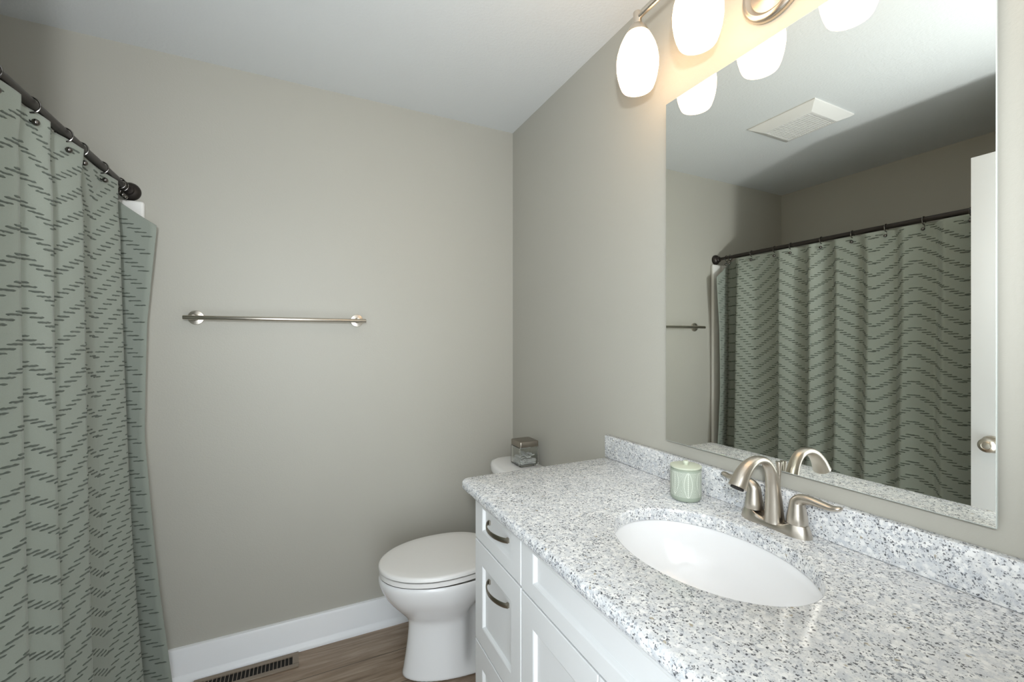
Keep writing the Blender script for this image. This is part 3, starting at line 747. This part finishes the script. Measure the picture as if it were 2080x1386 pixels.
# ------------------------------------------------------------------ mirror
MX = 1.012
mi = thing('wall_mirror', 'large frameless rectangular mirror on the wall above the vanity', 'mirror', (MX, .645, 1.024))
MY0, MY1, MZ0, MZ1 = .291, .999, 1.024, 2.053
bm = NB(); box(bm, MX + .0005, MX + .0055, MY0, MY1, MZ0, MZ1, .0008, 1)
mobj('glass_slab', bm, M['mirror_edge'], mi)
bm = NB(); e = .0015
loft(bm, [[(MX + .0004, MY0 + e, MZ0 + e), (MX + .0004, MY1 - e, MZ0 + e), (MX + .0004, MY1 - e, MZ1 - e), (MX + .0004, MY0 + e, MZ1 - e)], [(MX, MY0 + e, MZ0 + e), (MX, MY1 - e, MZ0 + e), (MX, MY1 - e, MZ1 - e), (MX, MY0 + e, MZ1 - e)]])
mobj('silvered_face', fixn(bm), M['mirror'], mi, smooth=0)
bm = NB(); box(bm, MX + .006, A - .0003, MY0 + .05, MY1 - .05, MZ0 + .05, MZ1 - .05); mobj('backing', bm, M['dark'], mi)

# ------------------------------------------------------------------ vanity light
LX, LZ = .892, 2.272
LYS = [.990, .775, .560, .345]; LC = .667
vl = thing('vanity_light', 'brushed nickel four-light vanity fixture with glowing white glass shades above the mirror', 'light fixture', (A, LC, 2.18))
bm = NB(); lathe(bm, [(0, -.001), (.078, -.001), (.080, -.005), (.079, -.014), (.073, -.020), (.066, -.021), (.060, -.017), (.057, -.012), (.030, -.013), (.022, -.018), (.019, -.026), (.0, -.030)], (A, LC, 2.182), 48, 'X'); mobj('wall_plate', bm, M['nickel'], vl)
bm = NB(); tube(bm, catmull([(A - .024, LC, 2.182), (A - .06, LC, 2.186), (A - .105, LC, 2.21), (A - .132, LC, 2.245), (LX, LC, LZ - .002)], 6), .008, 14); mobj('arm', bm, M['nickel'], vl)
bm = NB(); tube(bm, [(LX, LYS[-1] - .004, LZ), (LX, LYS[0] + .004, LZ)], .0068, 20); mobj('crossbar', bm, M['nickel'], vl)
gprof = [(.0, .001), (.030, .0), (.036, -.004), (.0425, -.016), (.0505, -.034), (.0570, -.056), (.0600, -.078), (.0595, -.100), (.0560, -.122), (.0510, -.141), (.0455, -.155), (.0425, -.159), (.0405, -.1590), (.039, -.156), (.0, -.150)]
for y in LYS:
    bm = NB(); lathe(bm, [(0, .018), (.0115, .018), (.0125, .016), (.0125, -.012), (.0135, -.013), (.0135, -.018), (.018, -.021), (.0255, -.029), (.031, -.040), (.0325, -.047), (.0, -.047)], (LX, y, LZ), 28)
    so_ = mobj('socket_cup', bm, M['nickel'], vl)
    bm = NB(); lathe(bm, gprof, (LX, y, LZ - .0475), 32); setp(mobj('glass_shade', bm, M['shade'], so_), 'glowing white egg-shaped glass shade')

# ------------------------------------------------------------------ ceiling vent
cv = thing('ceiling_vent', 'white rectangular exhaust fan grille on the ceiling, seen in the mirror', 'exhaust vent', (-.255, 1.355, H))
x0, x1, y0, y1 = -.416, -.094, 1.188, 1.520; i0, i1, j0, j1 = -.352, -.158, 1.243, 1.465
bm = NB()
def rl(a, b, c, d, z): return [(a, c, z), (b, c, z), (b, d, z), (a, d, z)]
loft(bm, [rl(x0, x1, y0, y1, H - .0005), rl(x0, x1, y0, y1, H - .006), rl(x0 + .012, x1 - .012, y0 + .012, y1 - .012, H - .013), rl(i0 - .008, i1 + .008, j0 - .008, j1 + .008, H - .030), rl(i0, i1, j0, j1, H - .031), rl(i0, i1, j0, j1, H - .014)])
mobj('frame', fixn(bm), M['vent'], cv, smooth=15)
bm = NB(); box(bm, i0 + .0005, i1 - .0005, j0 + .0005, j1 - .0005, H - .0155, H - .0145); mobj('grille_shade_sheet', bm, M['gap'], cv)  # dark sheet painted in for the shade behind the slats
ns = 20
for k in range(ns):
    y = j0 + (j1 - j0) * (k + .5) / ns
    bm = NB(); box(bm, i0, i1, y - .0026, y + .0026, H - .030, H - .020); mobj('slat', bm, M['vent'], cv)
